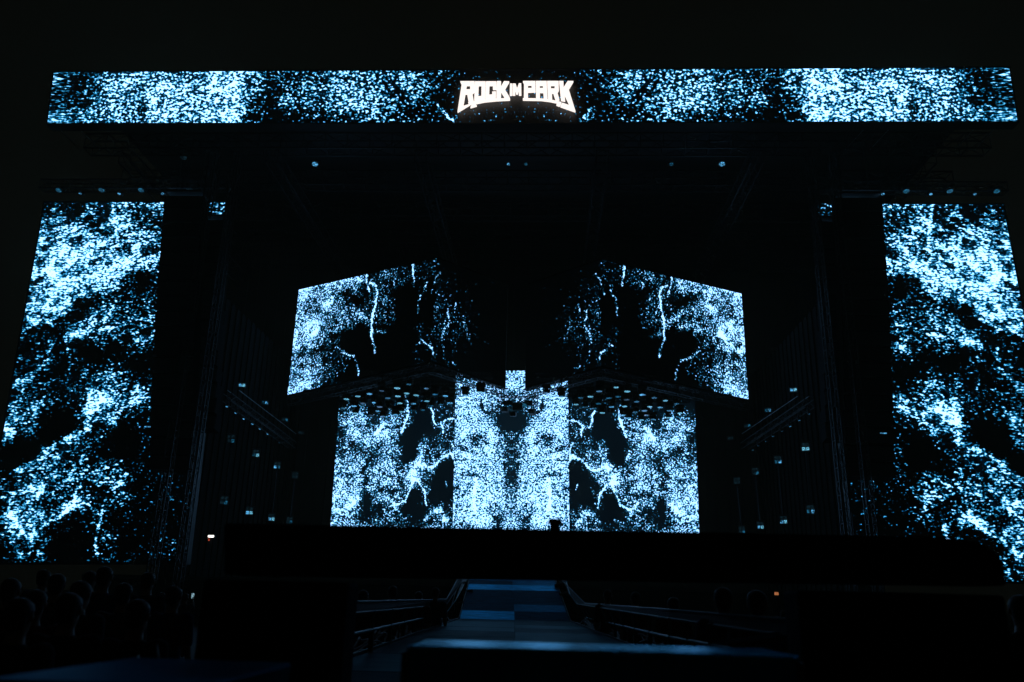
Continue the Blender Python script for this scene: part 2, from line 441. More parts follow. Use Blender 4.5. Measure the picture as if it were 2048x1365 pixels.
BLp = corner([(679, 790), (911, 793), (905, 1075), (660, 1070)], YB)
BRp = corner([(1137, 797), (1390, 802), (1399, 1085), (1139, 1080)], YB)
CP = corner([(912, 742), (1136, 742), (1139, 1076), (905, 1074)], YB - .5)
refB = corner([(679, 790), (911, 790), (905, 1052), (661, 1048)], YB)
for P, mir, lab in ((BLp, False, 'rear LED wall panel to the left of the brightest centre panel'), (BRp, True, 'rear LED wall panel to the right of the brightest centre panel')):
    e = empty('rear_screen', (P[2] + P[3]) / 2, lab, 'screen', 'LED wall at the back of the stage')
    screen_mesh('display', P, 170, 170, back_d, lb, e, BLp, mir); housing(P, e, .5, .04)
e = empty('rear_screen', (CP[2] + CP[3]) / 2, 'tall bright central LED panel at the back of the stage', 'screen', 'LED wall at the back of the stage')
screen_mesh('display', CP, 150, 200, cen_d, lc, e, umirror=True); housing(CP, e, .45, .04)

# ----- upper angled screens (each a prow pointing at the audience)
POD = digits("""
9777777612432111
8545545412212111
7657543212201010
7775443221311010
8876477523321000
7565233422220100
6432121221111120
5454212110000121
6664322000000111
8874210000000010
""")
PS = [(.9, 2.4, [(660, 265), (655, 400), (680, 480)]),
      (1.0, 2.6, [(680, 405), (720, 415), (738, 480), (720, 580), (695, 660), (690, 800)]), (.7, 2.6, [(690, 800), (715, 880), (715, 930)]),
      (.6, 2.2, [(870, 380), (860, 420), (875, 440)]), (.8, 1.8, [(1012, 270), (1012, 400)]), (.35, 1.8, [(1018, 120), (1012, 430)]),
      (.5, 2, [(1110, 390), (1095, 450), (1050, 560), (1045, 640)]), (.7, 2, [(1210, 325), (1180, 370)]), (.4, 2, [(1180, 370), (1150, 480)]),
      (.45, 5, [(790, 260), (890, 200)]), (.5, 4, [(200, 650), (210, 710)]), (.5, 5, [(150, 885), (240, 800), (290, 750)]),
      (.6, 2.4, [(440, 890), (490, 940), (560, 960), (585, 1040), (590, 1100)]), (.7, 2.2, [(1050, 860), (1075, 835), (1110, 870), (1150, 900)]),
      (.5, 2.4, [(1150, 900), (1160, 960)]), (.5, 2, [(1330, 560), (1320, 600)]), (.7, 2.2, [(1270, 600), (1285, 700), (1250, 740), (1225, 830)]),
      (.45, 2, [(1225, 830), (1235, 900), (1255, 970)]), (.3, 3, [(1130, 180), (1200, 260)]), (.35, 4, [(1300, 1000), (1335, 1030)]),
      (.35, 7, [(560, 600), (660, 680)]), (.5, 5, [(120, 460), (660, 265)]), (.35, 7, [(330, 590), (400, 530)]), (.25, 8, [(800, 500), (820, 560)]),
      (.3, 5, [(720, 760), (790, 780)]), (.22, 3.5, [(1380, 640), (1440, 860)]), (.22, 3, [(960, 130), (1200, 160)])]
PB = [(-.8, 560, 820, 90, 80), (-.4, 560, 500, 60, 50), (-.35, 330, 620, 30, 30), (-.35, 160, 930, 30, 60), (-.5, 850, 850, 130, 110), (-.6, 980, 600, 60, 120)]
def pod_d(u, v, x, y):
    D = sample(POD, u, v) * .84 + smooth_noise(x, y, 12, 41) * .3 * sample(POD, u, v) * 2
    D = D + (ridge(x, y, 18, 42) * .5 + ridge(x, y, 8, 44) * .4 - .2) * .6 * np.clip(D, 0, 1)
    D = blobs(D, x, y, PB, 3.792, 560, 460); D = cap(D, .78); return strokes(np.clip(D, 0, 1.2), x, y, PS, 3.792, 560, 460)
def podi_d(u, v, x, y):
    D = .12 * (1 - u) ** 2 * np.exp(-((v - .55) / .35) ** 2) * 1.6
    return strokes(D, x, y, PS, 3.792, 560, 460)
lp = led_material('led_upper', .115, 1.0, (1, 1), seed=13)
lpi = led_material('led_upper_inner', .115, .9, (1, 1), seed=15)
Yo, Yp, Yc = 60.0, 53.5, 58.5
def up_from(P, z): return Vector((P.x, P.y, z))
def pod(side, lab):
    if side < 0: bo, bp, bc, zo = (575, 790), (862, 722), (1010, 772), W(593, 580, Yo).z
    else: bo, bp, bc, zo = (1497, 799), (1203, 732), (1050, 774), W(1480, 588, Yo).z
    O = W(*bo, Yo); Pn = W(*bp, Yp); Cn = W(*bc, Yc); zb = (O.z + Pn.z + Cn.z) / 3; zt = zo
    O.z, Pn.z, Cn.z = O.z, Pn.z, Cn.z
    zt = zo
    P1 = [up_from(O, zt), up_from(Pn, zt), Pn, O]; P2 = [up_from(Pn, zt), up_from(Cn, zt), Cn, Pn]
    e = empty('angled_screen', (O.x / 2 + Pn.x / 2, 57, O.z), lab, 'screen', 'upper angled LED screens')
    return e, P1, P2
eL, L1, L2 = pod(-1, 'left angled LED screen hung above the rear wall, its prow towards the audience')
eR, R1, R2 = pod(1, 'right angled LED screen hung above the rear wall, its prow towards the audience')
R1m = [R1[1], R1[0], R1[3], R1[2]]; R2m = [R2[1], R2[0], R2[3], R2[2]]
screen_mesh('outer_display', L1, 180, 120, pod_d, lp, eL); screen_mesh('inner_display', L2, 90, 110, podi_d, lpi, eL)
screen_mesh('outer_display', R1m, 180, 120, pod_d, lp, eR, L1, True); screen_mesh('inner_display', R2m, 90, 110, podi_d, lpi, eR, L2, True)
for e, P1, P2, s in ((eL, L1, L2, -1), (eR, R1, R2, 1)):
    # thin V shaped cabinet behind the two faces, and the truss that carries its lower edge
    k = Vector((0, .06, 0)); O, Pn, Cn = P1[3] + k, P1[2] + k, P2[2] + k; zt = P1[0].z; bk = Vector((0, .9, 0))
    t = lambda p: Vector((p.x, p.y, zt + .12)); g = lambda p: Vector((p.x, p.y, p.z - .08))
    cbn = MB()
    vs = [g(O), g(Pn), g(Cn), g(Cn + bk), g(Pn + bk), g(O + bk)]; vs += [t(p) for p in vs]
    cbn.add(vs, [(0, 1, 4, 5), (1, 2, 3, 4), (6, 7, 10, 11), (7, 8, 9, 10)] + [(i, (i + 1) % 6, 6 + (i + 1) % 6, 6 + i) for i in range(6)]).build('cabinet', M['matt'], e)
    lo = MB()
    for A, B in ((O, Pn), (Pn, Cn)):
        lo.truss(A + Vector((0, .45, -.42)), B + Vector((0, .45, -.42)), .5, .55, .06, .55)
    lo.build('lower_truss', M['tr'], e)

# ------------------------------------------------------------------ festival sign, individually cut letters
sg_o = W(1033, 190, YH - .28)
sign = empty('festival_sign', sg_o, 'glowing white block lettering at the centre of the header screen', 'sign')
def SP(x, y): p = W(860 + x / 5.851, 120 + y / 5.851, YH - .28); return p
def letter(outer, holes=(), name='letter'):
    cu = bpy.data.curves.new(name, 'CURVE'); cu.dimensions = '2D'; cu.fill_mode = 'BOTH'; cu.extrude = .09; cu.bevel_depth = .008
    for poly in [outer] + list(holes):
        sp = cu.splines.new('POLY'); sp.points.add(len(poly) - 1); sp.use_cyclic_u = True
        for i, (x, y) in enumerate(poly):
            p = SP(x, y) - sg_o; sp.points[i].co = (p.x, p.z, 0, 1)
    tmp = bpy.data.objects.new('t', cu); C.objects.link(tmp)
    me = bpy.data.meshes.new_from_object(tmp.evaluated_get(bpy.context.evaluated_depsgraph_get()))
    bpy.data.objects.remove(tmp)
    me.transform(Matrix.Rotation(R(90), 4, 'X')); me.materials.clear(); me.materials.append(M['sign']); me.name = name
    o = bpy.data.objects.new(name, me); C.objects.link(o); o.parent = sign
letter([(358, 260), (520, 260), (520, 375), (495, 398), (510, 480), (452, 492), (436, 400), (412, 400), (387, 550), (468, 526), (325, 612), (374, 292)],
       [[(428, 300), (472, 300), (472, 355), (420, 355)]])
letter([(528, 262), (648, 262), (643, 460), (520, 474)], [[(568, 300), (605, 300), (603, 432), (562, 438)]])
letter([(656, 262), (776, 262), (776, 345), (738, 345), (738, 300), (694, 300), (690, 418), (730, 414), (730, 382), (770, 378), (768, 446), (650, 458)])
letter([(784, 260), (830, 260), (828, 330), (868, 260), (925, 262), (872, 350), (930, 444), (876, 444), (832, 372), (828, 444), (778, 446)])
letter([(937, 288), (963, 288), (963, 413), (935, 413)])
letter([(971, 288), (1000, 288), (1020, 345), (1042, 285), (1066, 285), (1068, 412), (1042, 412), (1040, 350), (1027, 400), (1010, 400), (998, 350), (996, 412), (970, 412)])
letter([(1090, 258), (1232, 258), (1234, 375), (1145, 378), (1145, 446), (1100, 446), (1102, 280)], [[(1145, 295), (1190, 295), (1190, 340), (1145, 340)]])
letter([(1240, 258), (1364, 258), (1374, 458), (1332, 455), (1328, 382), (1285, 380), (1285, 450), (1242, 448)], [[(1282, 298), (1322, 298), (1324, 340), (1284, 340)]])
letter([(1372, 258), (1504, 258), (1506, 360), (1488, 385), (1512, 472), (1470, 468), (1445, 390), (1425, 388), (1428, 464), (1384, 460)], [[(1412, 298), (1460, 298), (1460, 345), (1414, 345)]])
letter([(1513, 258), (1560, 258), (1562, 335), (1612, 258), (1675, 258), (1620, 350), (1700, 608), (1528, 548), (1548, 512), (1640, 544), (1572, 400), (1580, 484), (1535, 474)])
letter([(452, 506), (560, 486), (700, 468), (935, 456), (935, 470), (780, 478), (640, 492), (540, 512), (512, 520), (545, 540), (476, 560), (496, 524)], name='underline')
letter([(1088, 458), (1300, 462), (1420, 476), (1536, 504), (1516, 542), (1482, 530), (1505, 508), (1400, 486), (1300, 474), (1088, 470)], name='underline')

# ------------------------------------------------------------------ ground, stage, roof
g = MB(); g.add([(-600, -60, 0), (600, -60, 0), (600, 900, 0), (-600, 900, 0)], [(0, 1, 2, 3)])
tag(g.build('ground', M['asphalt']), kind='structure')
YS = 44.0; ZS = 2.4
st = empty('stage', (0, YS, 0), 'black raised stage platform below the rear LED wall', 'stage')
MB().box((0, (YS + 74) / 2, ZS - .1), (44, 74 - YS, .2)).build('deck', M['deck'], st)
sk = MB()
for i in range(88): sk.box((-21.75 + i * .5, YS + .1 + .05 * (i % 2), (ZS - .2) / 2), (.5, .06, ZS - .2))
sk.build('skirt', M['cloth'], st)
bw = empty('stage_back_wall', (0, 70, ZS), 'dark drape wall closing the back of the stage', 'wall')
dr = MB()
for i in range(120): dr.box((-29.75 + i * .5, 70 + .12 * (i % 2), ZS + 16), (.52, .1, 32))
dr.build('drape', mat('blue_black_drape', (.02, .024, .03), .9, scale=.4), bw)

zh = hp[3].z; zt = hp[0].z
rf = empty('stage_roof', (0, 58, zh), 'wide black stage roof behind the header banner screen', 'roof')
xl, xr = -29, 31
MB().box((1, 59, zt - 1.0), (xr - xl, 24, .3)).build('roof_deck', M['black'], rf)
ft = MB()
for Y in (48, 53, 58, 63, 68): ft.truss((xl, Y, zh - .4), (xr, Y, zh - .4), 1.0, 1.1, .09, 1.5)
ft.build('cross_truss', M['tr'], rf)
ft = MB()
for X in (-26, -16, -6, 6, 16, 27): ft.truss((X, 47.5, zh - 1.6), (X, 69, zh - 1.6), .8, .9, .08, 1.5)
ft.build('long_truss', M['tr'], rf)
dg = MB()
for px in (110, 150, 1740, 1790, 1960, 2000):
    s = 1 if px > 1000 else -1
    a = W(px, 250 if s < 0 else 246, 46.6); b = W(px - s * 50, 300, 47.6); dg.bar(a, b, .05, 6)
dg.build('brace', M['alu'], rf)

# truss above each side screen, carrying lamps
def big_lamp(px, py, Y, lab, group, r=.32, m='lensb', face=(-.0, -.25, -.97)):
    p = W(px, py, Y); e = empty('floodlight', p, lab, 'stage light', group)
    MB().cyl(p + Vector((0, .02, .05)), (0, .5, 1), r * 1.06, r * .6, r * 1.1, 16).build('housing', M['black'], e)
    MB().box(p + Vector((0, .3, r * 1.9)), (r * 2.6, .12, .1)).box(p + Vector((-r * 1.25, .25, r * 1.1)), (.06, .1, r * 1.6)).box(p + Vector((r * 1.25, .25, r * 1.1)), (.06, .1, r * 1.6)).build('yoke', M['black'], e)
    f = Vector(face).normalized(); c = p + Vector((0, .02, .05)) + f * .03
    MB().cyl(c, f, r * .92, r * .92, .03, 16).build('lens', M[m], e)
    return e
tl = MB(); a = W(85, 372, 45.5); b = W(455, 372, 45.5); tl.truss(a, b, .6, .6, .06, .8)
tag(tl.build('lamp_truss', M['tr']), 'dark lamp truss above the left side screen', 'truss', 'trusses over the side screens')
tl = MB(); a = W(1630, 376, 45.5); b = W(2010, 378, 45.5); tl.truss(a, b, .6, .6, .06, .8)
tag(tl.build('lamp_truss', M['tr']), 'dark lamp truss above the right side screen', 'truss', 'trusses over the side screens')
ords = ['first', 'second', 'third', 'fourth', 'fifth', 'sixth', 'seventh', 'eighth', 'ninth', 'tenth', 'eleventh', 'twelfth']
for k, (px, r) in enumerate(((117, .19), (160, .09), (203, .19), (238, .09), (282, .19), (325, .10))):
    big_lamp(px, 381 if r > .15 else 388, 45.2, f'{"large" if r > .15 else "small"} spotlight above the left side screen, {ords[k]} from the left', 'lights above the side screens', r, 'lensm' if r > .15 else 'lensb')
for k, (px, r) in enumerate(((1766, .10), (1813, .19), (1862, .09), (1900, .19), (1950, .09), (1994, .19))):
    big_lamp(px, 383 if r > .15 else 389, 45.2, f'{"large" if r > .15 else "small"} spotlight above the right side screen, {ords[k]} from the left', 'lights above the side screens', r, 'lensm' if r > .15 else 'lensb')
for k, (px, r, mm) in enumerate(((630, .22, 'lensb'), (1017, .12, 'lensb'), (1052, .12, 'lensm'), (1343, .14, 'lensm'), (1444, .22, 'lensb'))):
    big_lamp(px, 329, 50, f'stage light under the roof below the header banner, {ords[k]} from the left', 'lights hung under the roof', r, mm)
for k, (px, py) in enumerate(((367, 315), (379, 378))):
    big_lamp(px, py, 49, 'dim floodlight on the left roof tower, ' + ('upper' if k == 0 else 'lower') + ' of two', 'dim lights at the left tower', .25, 'lensd')

# ------------------------------------------------------------------ line arrays
def line_array(top, bot, wpx, Y, n, lab, curve=.9):
    a = W(top[0], top[1], Y); b = W(bot[0], bot[1], Y); e = empty('line_array', (a.x, Y, a.z), lab, 'loudspeaker array', 'loudspeaker arrays beside the stage')
    H = a.z - b.z; wd = wpx * (Y / F) * 1.06; hh = H / n
    fr = MB().box((a.x, Y, a.z + .25), (wd * .9, 1.1, .12)).bar((a.x - wd * .3, Y, a.z + .3), (a.x - wd * .3, Y, a.z + 3.4), .04).bar((a.x + wd * .3, Y, a.z + .3), (a.x + wd * .3, Y, a.z + 3.4), .04)
    fr.build('rigging_frame', M['black'], e)
    for i in range(n):
        t = (i + .5) / n; x = a.x + (b.x - a.x) * t; z = a.z - H * t; cy = Y + curve * (t ** 2.2)
        rx = -math.atan(2.2 * curve * t ** 1.2 / H)
        c = MB().box((x, cy, z), (wd, .9, hh * .94), 0, rx, .03).build('speaker_cabinet', M['matt'], e)
        gb = MB().box((x, cy - .47, z), (wd * .94, .03, hh * .82), 0, rx)
        gr = MB(); gr.v, gr.f = gb.v, gb.f; gg = gr.build('grille', M['rubber'], None, off=e.location); gg.location = (0, 0, 0); gg.parent = c
    return e
line_array((374, 398), (332, 940), 84, 43.5, 18, 'large black speaker column against the left side screen')
line_array((436, 446), (404, 858), 40, 44.3, 14, 'narrow black speaker column between the left side screen and the stage')
line_array((1713, 402), (1747, 955), 92, 43.5, 18, 'large black speaker column against the right side screen')
line_array((1651, 449), (1680, 878), 42, 44.3, 14, 'narrow black speaker column between the right side screen and the stage')

# roof towers
for px1, py1, px2, lab in ((446, 300, 'l', 'truss tower left of the stage opening, nearer the stage'), (398, 300, 'l', 'truss tower behind the large left speaker column'),
                           (1640, 300, 'r', 'truss tower right of the stage opening, nearer the stage'), (1686, 300, 'r', 'truss tower beside the large right speaker column')):
    a = W(px1, 520, 43.0); tw = MB(); tw.truss((a.x, 43, 0), (a.x, 43, 27), .38, .45, .06, .7)
    o = tw.build('truss_tower', M['tr']); tag(o, lab, 'truss tower', 'roof support towers')

# ------------------------------------------------------------------ moving heads and blinders
def make_head():
    e = empty('moving_head', (0, 0, 0), 'x', 'stage light', 'moving head lamps under the upper screens')
    MB().box((0, 0, .32), (.50, .40, .20), 0, 0, .02).build('base', M['matt'], e)
    MB().hexa(*[Vector(p) for p in ((-.23, -.08, -.04), (-.18, -.08, -.04), (-.18, .08, -.04), (-.23, .08, -.04), (-.23, -.08, .21), (-.18, -.08, .21), (-.18, .08, .21), (-.23, .08, .21))]).box((0, 0, .205), (.46, .15, .03)).box((.205, 0, .08), (.05, .15, .25)).build('yoke', M['matt'], e)
    h = MB().cyl((0, 0, .16), (0, -.03, -1), .15, .19, .28, 14).build('head', M['matt'], e)
    sub(h, 'lens', MB().cyl((0, -.009, -.122), (0, -.05, -1), .165, .165, .02, 14), M['lens'])
    return e
proto = make_head(); used = [False]
def place(proto, flag, loc, label, rz=0, s=1, lm=None):
    o = proto if not flag[0] else copy_tree(proto)
    flag[0] = True; o.location = loc; o.rotation_euler = (0, 0, rz); o.scale = (s, s, s); o['label'] = label
    return o
def relens(o, *mats):
    i = 0
    for c in [o] + list(o.children_recursive):
        if c.type == 'MESH' and c.name.split('.')[0] == 'lens':
            mm = M[mats[i % len(mats)]]; i += 1
            if c.data.materials[0] is not mm: c.data = c.data.copy(); c.data.materials[0] = mm
ROWS = [[(655, 183), (570, 208), (785, 213), (455, 230), (1072, 262), (1185, 240)],
        [(365, 250), (640, 248), (575, 268), (280, 270), (500, 282), (195, 290), (710, 262), (850, 255), (925, 268)],
        [(790, 305), (320, 320), (690, 325), (400, 318), (590, 320), (890, 332), (250, 340), (440, 345), (960, 318)],
        [(170, 358), (510, 360), (695, 372), (430, 378), (600, 385), (260, 395), (375, 410), (465, 417), (560, 405), (820, 340), (760, 372)]]
rowY = [55.5, 58.5, 61.5, 64.0]; rown = ['front', 'second', 'third', 'rear']
truss_z = {}
for side in (0, 1):
    for ri, row in enumerate(ROWS):
        pts = []
        for (a, b) in row:
            px, py = 640 + a / 3.69, 720 + b / 3.69
            if side: px, py = 2056 - px + (1024 - px) * -.03, py + .024 * (1028 - px) * 1.2
            pts.append((px, py))
        pts.sort()
        zm = []
        for k, (px, py) in enumerate(pts):
            p = W(px, py, rowY[ri]); zm.append(p)
            relens(place(proto, used, p + Vector((0, 0, .15)), f'moving head lamp, {ords[k]} from the left in the {rown[ri]} row under the {"right" if side else "left"} angled screen', random.uniform(-.3, .3), random.uniform(1.05, 1.35)), random.choice(['lens', 'lens', 'lensb', 'lensm', 'lensm', 'lensd']))
        # pipe that carries the row, with a drop to each lamp
        zt_ = max(p.z for p in zm) + .75; t = MB()
        t.truss((zm[0].x - .8, rowY[ri], zt_), (zm[-1].x + .8, rowY[ri], zt_), .35, .35, .05, .5)
        for p in zm: t.bar((p.x, p.y, p.z + .52), (p.x, p.y, zt_), .05)
        tag(t.build('lamp_bar', M['matt']), f'{rown[ri]} lamp truss under the {"right" if side else "left"} angled screen', 'truss', 'lamp trusses under the angled screens')

def make_blinder(dbl, name):
    e = empty(name, (0, 0, 0), 'x', 'stage light', 'x')
    nz = 2 if dbl else 1; wd = .56; ht = .32 * nz
    MB().box((0, .12, 0), (wd + .06, .22, ht + .06), 0, 0, .02).build('housing', M['black'], e)
    MB().box((-wd / 2 - .07, .1, 0), (.03, .06, ht)).box((wd / 2 + .07, .1, 0), (.03, .06, ht)).box((0, .1, ht / 2 + .08), (wd + .2, .06, .03)).build('yoke', M['dalu'], e)
    for i in range(nz):
        for j in (-1, 1):
            mm = M['lensd'] if (i == 1 and dbl) else (M['lensb'] if j > 0 else M['lens'])
            MB().box((j * .145, -.005, (-ht / 2 + .16 + i * .32)), (.23, .03, .25), 0, 0, .01).build('lens', mm, e)
    return e
b2 = make_blinder(True, 'blinder_lamp'); f2 = [False]
b1 = make_blinder(False, 'twin_blinder_lamp'); f1 = [False]
def make_spot():
    e = empty('hanging_spotlight', (0, 0, 0), 'x', 'stage light', 'x')
    h = MB().cyl((0, 0, .22), (-.2, -.3, -1), .10, .14, .30, 12).build('housing', M['black'], e)
    sub(h, 'lens', MB().cyl((-.062, -.093, -.088), (-.2, -.3, -1), .10, .10, .02, 12), M['lensb'])
    MB().bar((0, 0, .2), (0, 0, .55), .04).build('hanger', M['dalu'], e)
    return e
s1 = make_spot(); fs = [False]
LU = [(462, 878), (512, 907), (554, 931), (590, 951)]; LL = [(448, 1001), (499, 1022), (543, 1035), (579, 1041)]
LT = [(484, 771), (530, 806), (570, 840), (602, 866)]; LS = [(456, 812), (474, 825), (490, 837), (507, 847), (522, 857), (537, 867), (548, 876), (561, 885)]
RU = [(1611, 894), (1556, 920), (1511, 943), (1474, 962)]; RL = [(1621, 1019), (1567, 1040), (1521, 1051), (1484, 1060)]
RT = [(1587, 780), (1536, 821), (1495, 852), (1461, 877)]; RS = [(1616, 826), (1596, 839), (1578, 851), (1561, 861), (1544, 871), (1530, 881), (1515, 890), (1503, 899)]
dep4 = [50.5, 55, 59.5, 64]; dep8 = [51.5 + i * 1.9 for i in range(8)]
for sd, U_, Lo, T_, S_ in (('left', LU, LL, LT, LS), ('right', RU, RL, RT, RS)):
    rz = .35 if sd == 'left' else -.35
    for k in range(4):
        dist = ['nearest the audience', 'second from the audience', 'third from the audience', 'farthest from the audience'][k]
        pu, pl = W(*U_[k], dep4[k]), W(*Lo[k], dep4[k])
        blin = []
        o = place(b2, f2, pu, f'blinder lamp on the {sd} stage side, upper row, {dist}', rz, .8); o['group'] = f'blinder lamps on the {sd} stage side'; blin.append(o)
        o = place(b2, f2, pl, f'blinder lamp on the {sd} stage side, lower row, {dist}', rz, .8); o['group'] = f'blinder lamps on the {sd} stage side'; blin.append(o)
        o = place(b1, f1, W(*T_[k], dep4[k]), f'twin blinder lamp above the {sd} gantry rails, {dist}', rz, .75); o['group'] = f'twin blinder lamps over the {sd} gantry'; blin.append(o)
        g4 = {'left': (('lensd', 'lensm'), ('lensm', 'lens'), ('lensb', 'lensm'), ('lensd', 'lensd')), 'right': (('lens', 'lens'), ('lensm', 'lensb'), ('lensd', 'lensm'), ('lensd', 'lensd'))}[sd][k]
        blin[0] and relens(blin[0], g4[0], g4[1], 'lensd', 'lensd')
        g5 = {'left': ('lensd', 'lensm'), 'right': ('lensm', 'lensb')}[sd] if k == 0 else (('lensb', 'lens') if k < 3 else ('lensd', 'lensm'))
        relens(blin[1], g5[0], g5[1], 'lensd', 'lensd'); relens(blin[2], *[('lensb', 'lens'), ('lensm', 'lensb'), ('lensd', 'lensm'), ('lensd', 'lensd')][k])
        cb = MB().bar((pl.x, pl.y + .12, pl.z + .35), (pu.x, pu.y + .12, pu.z - .35), .035, 6)
        tag(cb.build('lamp_pole', M['dalu']), f'thin pole joining the two blinder lamps {dist} on the {sd} stage side', 'pole', 'poles between blinder lamps')
    for k in range(8):
        o = place(s1, fs, W(*S_[k], dep8[k]), f'small hanging spotlight below the {sd} gantry, {ords[k]} from the audience', 0 if sd == 'left' else 2.4, .8); o['group'] = f'spotlight row under the {sd} gantry'
    # gantry with two rails
    ga = empty('gantry', W(*S_[0], dep8[0]), f'straight lighting gantry with two bright rails on the {sd} stage side', 'gantry')
    if sd == 'left': lines = [((455, 781), (586, 880)), ((478, 781), (592, 868))]
    else: lines = [((1618, 793), (1488, 882)), ((1595, 793), (1484, 868))]
    for (A, B) in lines:
        MB().bar(W(*A, 51), W(*B, 65), .055, 6).build('rail', M['steel'], ga)
    a, b = W(*lines[0][0], 51), W(*lines[0][1], 65); t = MB().truss(a + Vector((0, 0, -.45)), b + Vector((0, 0, -.45)), .6, .5, .05, .8)
    t.build('walkway_truss', M['black'], ga)
    # side drape
    x0 = W(*U_[0], dep4[0]).x + (-1.6 if sd == 'left' else 1.6)
    dr = MB()
    for i in range(38): dr.box((x0 + .1 * (i % 2), 50.2 + i * .5, ZS + 9), (.08, .52, 18))
    tag(dr.build('side_drape', mat('side_drape_cloth', (.004, .0045, .005), .95, scale=.5, spec=.05)), f'black cloth drape along the {sd} side of the stage', 'drape', 'stage side drapes')
# thin light strips beside the outer speakers
for px, py, lab in ((295, 854, 'left'), (1767, 867, 'right')):
    p = W(px, py, 43); tag(MB().box(p, (.32, .05, .05)).build('marker_light', M['lensb'], None, off=p), f'tiny horizontal marker light on the large {lab} speaker column', 'light', 'marker lights')

# hung lamp cluster in front of the centre panel
hc = W(1036, 812, 62); e = empty('hanging_lamp_cluster', hc, 'dark cluster of round lamps hung before the bright centre panel', 'stage light')
t = MB(); a = W(998, 800, 62); b = W(1076, 802, 62); t.truss(a, b, .5, .5, .06, .4)
t.bar(W(1003, 800, 62), W(1003, 770, 62), .06).bar(W(1068, 830, 62), W(1068, 768, 62), .07).bar(W(1075, 830, 62), W(1075, 768, 62), .05); t.build('truss', M['black'], e)
bd = MB()
for (px, py, sx, sz) in ((1015, 806, .7, .35), (1035, 813, .8, .6), (1056, 806, .6, .4), (1064, 824, .5, .4), (1010, 820, .5, .4), (1026, 829, .5, .35)):
    bd.box(W(px, py, 62.1), (sx, .5, sz), random.uniform(-.3, .3), random.uniform(-.3, .3), .06)
bd.build('lamp_housing', M['black'], e)
for (px, py, r) in ((1049, 812, .17), (1022, 820, .10), (1063, 817, .09), (1014, 812, .06)):
    MB().cyl(W(px, py, 61.75), (0, -1, -.2), r, r, .04, 14).build('lens', M['lensm'], e)
cb = MB().tube([W(975 + 18 * math.sin(k / 10 * math.pi) * .0 + 4 * k, 796 + 30 * math.sin(k / 10 * math.pi), 62) for k in range(11)], .05, 5)
tag(cb.build('cable', M['rubber']), 'looped black cable hanging before the bright centre panel', 'cable')

# ------------------------------------------------------------------ catwalk with ramp
ZR = 1.05
bl, brr = WZ(910, 1241, ZR), WZ(1132, 1240, ZR); Yr = (bl.y + brr.y) / 2
nl = WZ(691, 1320, ZR); nr = WZ(1221, 1276, ZR)
def onto(a, b, Y): t = (Y - a.y) / (b.y - a.y); return a + (b - a) * t
Y0 = 4.9
A0, A1 = onto(nl, bl, Y0), onto(nl, bl, Yr); B0, B1 = onto(nr, brr, Y0), onto(nr, brr, Yr)
Yt = Yr * 1.25
T0, T1 = W(941, 1155, Yt), W(1109, 1158, Yt); T0.z = T1.z = (T0.z + T1.z) / 2
def tinted(m, t):      # metallic; blue screen light put into the reflection tint, also at low angles
    m.node_tree.nodes['Principled BSDF'].inputs['Specular Tint'].default_value = (*t, 1); return m
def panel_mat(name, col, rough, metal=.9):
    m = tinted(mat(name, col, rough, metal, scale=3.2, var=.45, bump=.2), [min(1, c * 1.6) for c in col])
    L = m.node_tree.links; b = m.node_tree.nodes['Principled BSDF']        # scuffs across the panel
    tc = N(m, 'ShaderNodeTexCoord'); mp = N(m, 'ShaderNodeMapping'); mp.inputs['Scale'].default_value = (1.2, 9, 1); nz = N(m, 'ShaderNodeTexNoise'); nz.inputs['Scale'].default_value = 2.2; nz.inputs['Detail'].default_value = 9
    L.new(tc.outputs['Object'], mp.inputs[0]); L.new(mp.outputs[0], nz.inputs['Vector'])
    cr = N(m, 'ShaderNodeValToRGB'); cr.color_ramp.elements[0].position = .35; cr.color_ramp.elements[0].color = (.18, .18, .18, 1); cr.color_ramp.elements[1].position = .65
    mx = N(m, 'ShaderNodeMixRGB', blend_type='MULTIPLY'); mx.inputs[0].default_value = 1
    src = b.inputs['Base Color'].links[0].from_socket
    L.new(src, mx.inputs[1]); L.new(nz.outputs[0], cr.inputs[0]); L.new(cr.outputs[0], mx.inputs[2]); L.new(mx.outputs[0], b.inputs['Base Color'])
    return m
pd_ = [panel_mat('panel_dim_blue_light', (.005, .13, .17), .5), panel_mat('panel_mid_blue_light', (.008, .22, .32), .44), panel_mat('panel_bright_blue_light', (.012, .36, .54), .38)]  # panels differ in gloss; bands of blue reflected light put into their colours
fd_ = [panel_mat('dark_deck_panel', (.003, .075, .09), .55), panel_mat('dark_deck_panel_worn', (.003, .11, .13), .5)]  # blue of the screen light tinted into the dark deck colours
cw = empty('catwalk', (1, 12, 0), 'blue lit catwalk running to a ramp at the foot of the stage', 'catwalk')
dz = Vector((0, 0, .18)); gp = .004
def panels(a0, b0, b1, a1, rows, mats, name):
    v = 0
    for (h, l, r) in rows:
        for (u0, u1, k) in ((0, .5, l), (.5, 1, r)):
            q = lambda u, w_: (a0.lerp(a1, w_)).lerp(b0.lerp(b1, w_), u)
            c = [q(u0 + .0012, v + .001), q(u1 - .0012, v + .001), q(u1 - .0012, v + h - .001), q(u0 + .0012, v + h - .001)]
            c = [p + Vector((0, 0, random.uniform(-.002, .002))) for p in c]
            MB().hexa(*[p - dz for p in c], *c).build(name, mats[k], cw)
        v += h
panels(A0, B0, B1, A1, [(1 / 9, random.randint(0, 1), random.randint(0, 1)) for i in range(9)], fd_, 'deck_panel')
panels(A1, B1, T1, T0, [(.17, 2, 0), (.15, 0, 1), (.17, 0, 0), (.17, 0, 0), (.14, 2, 2), (.11, 0, 1), (.09, 1, 1)], pd_, 'ramp_panel')
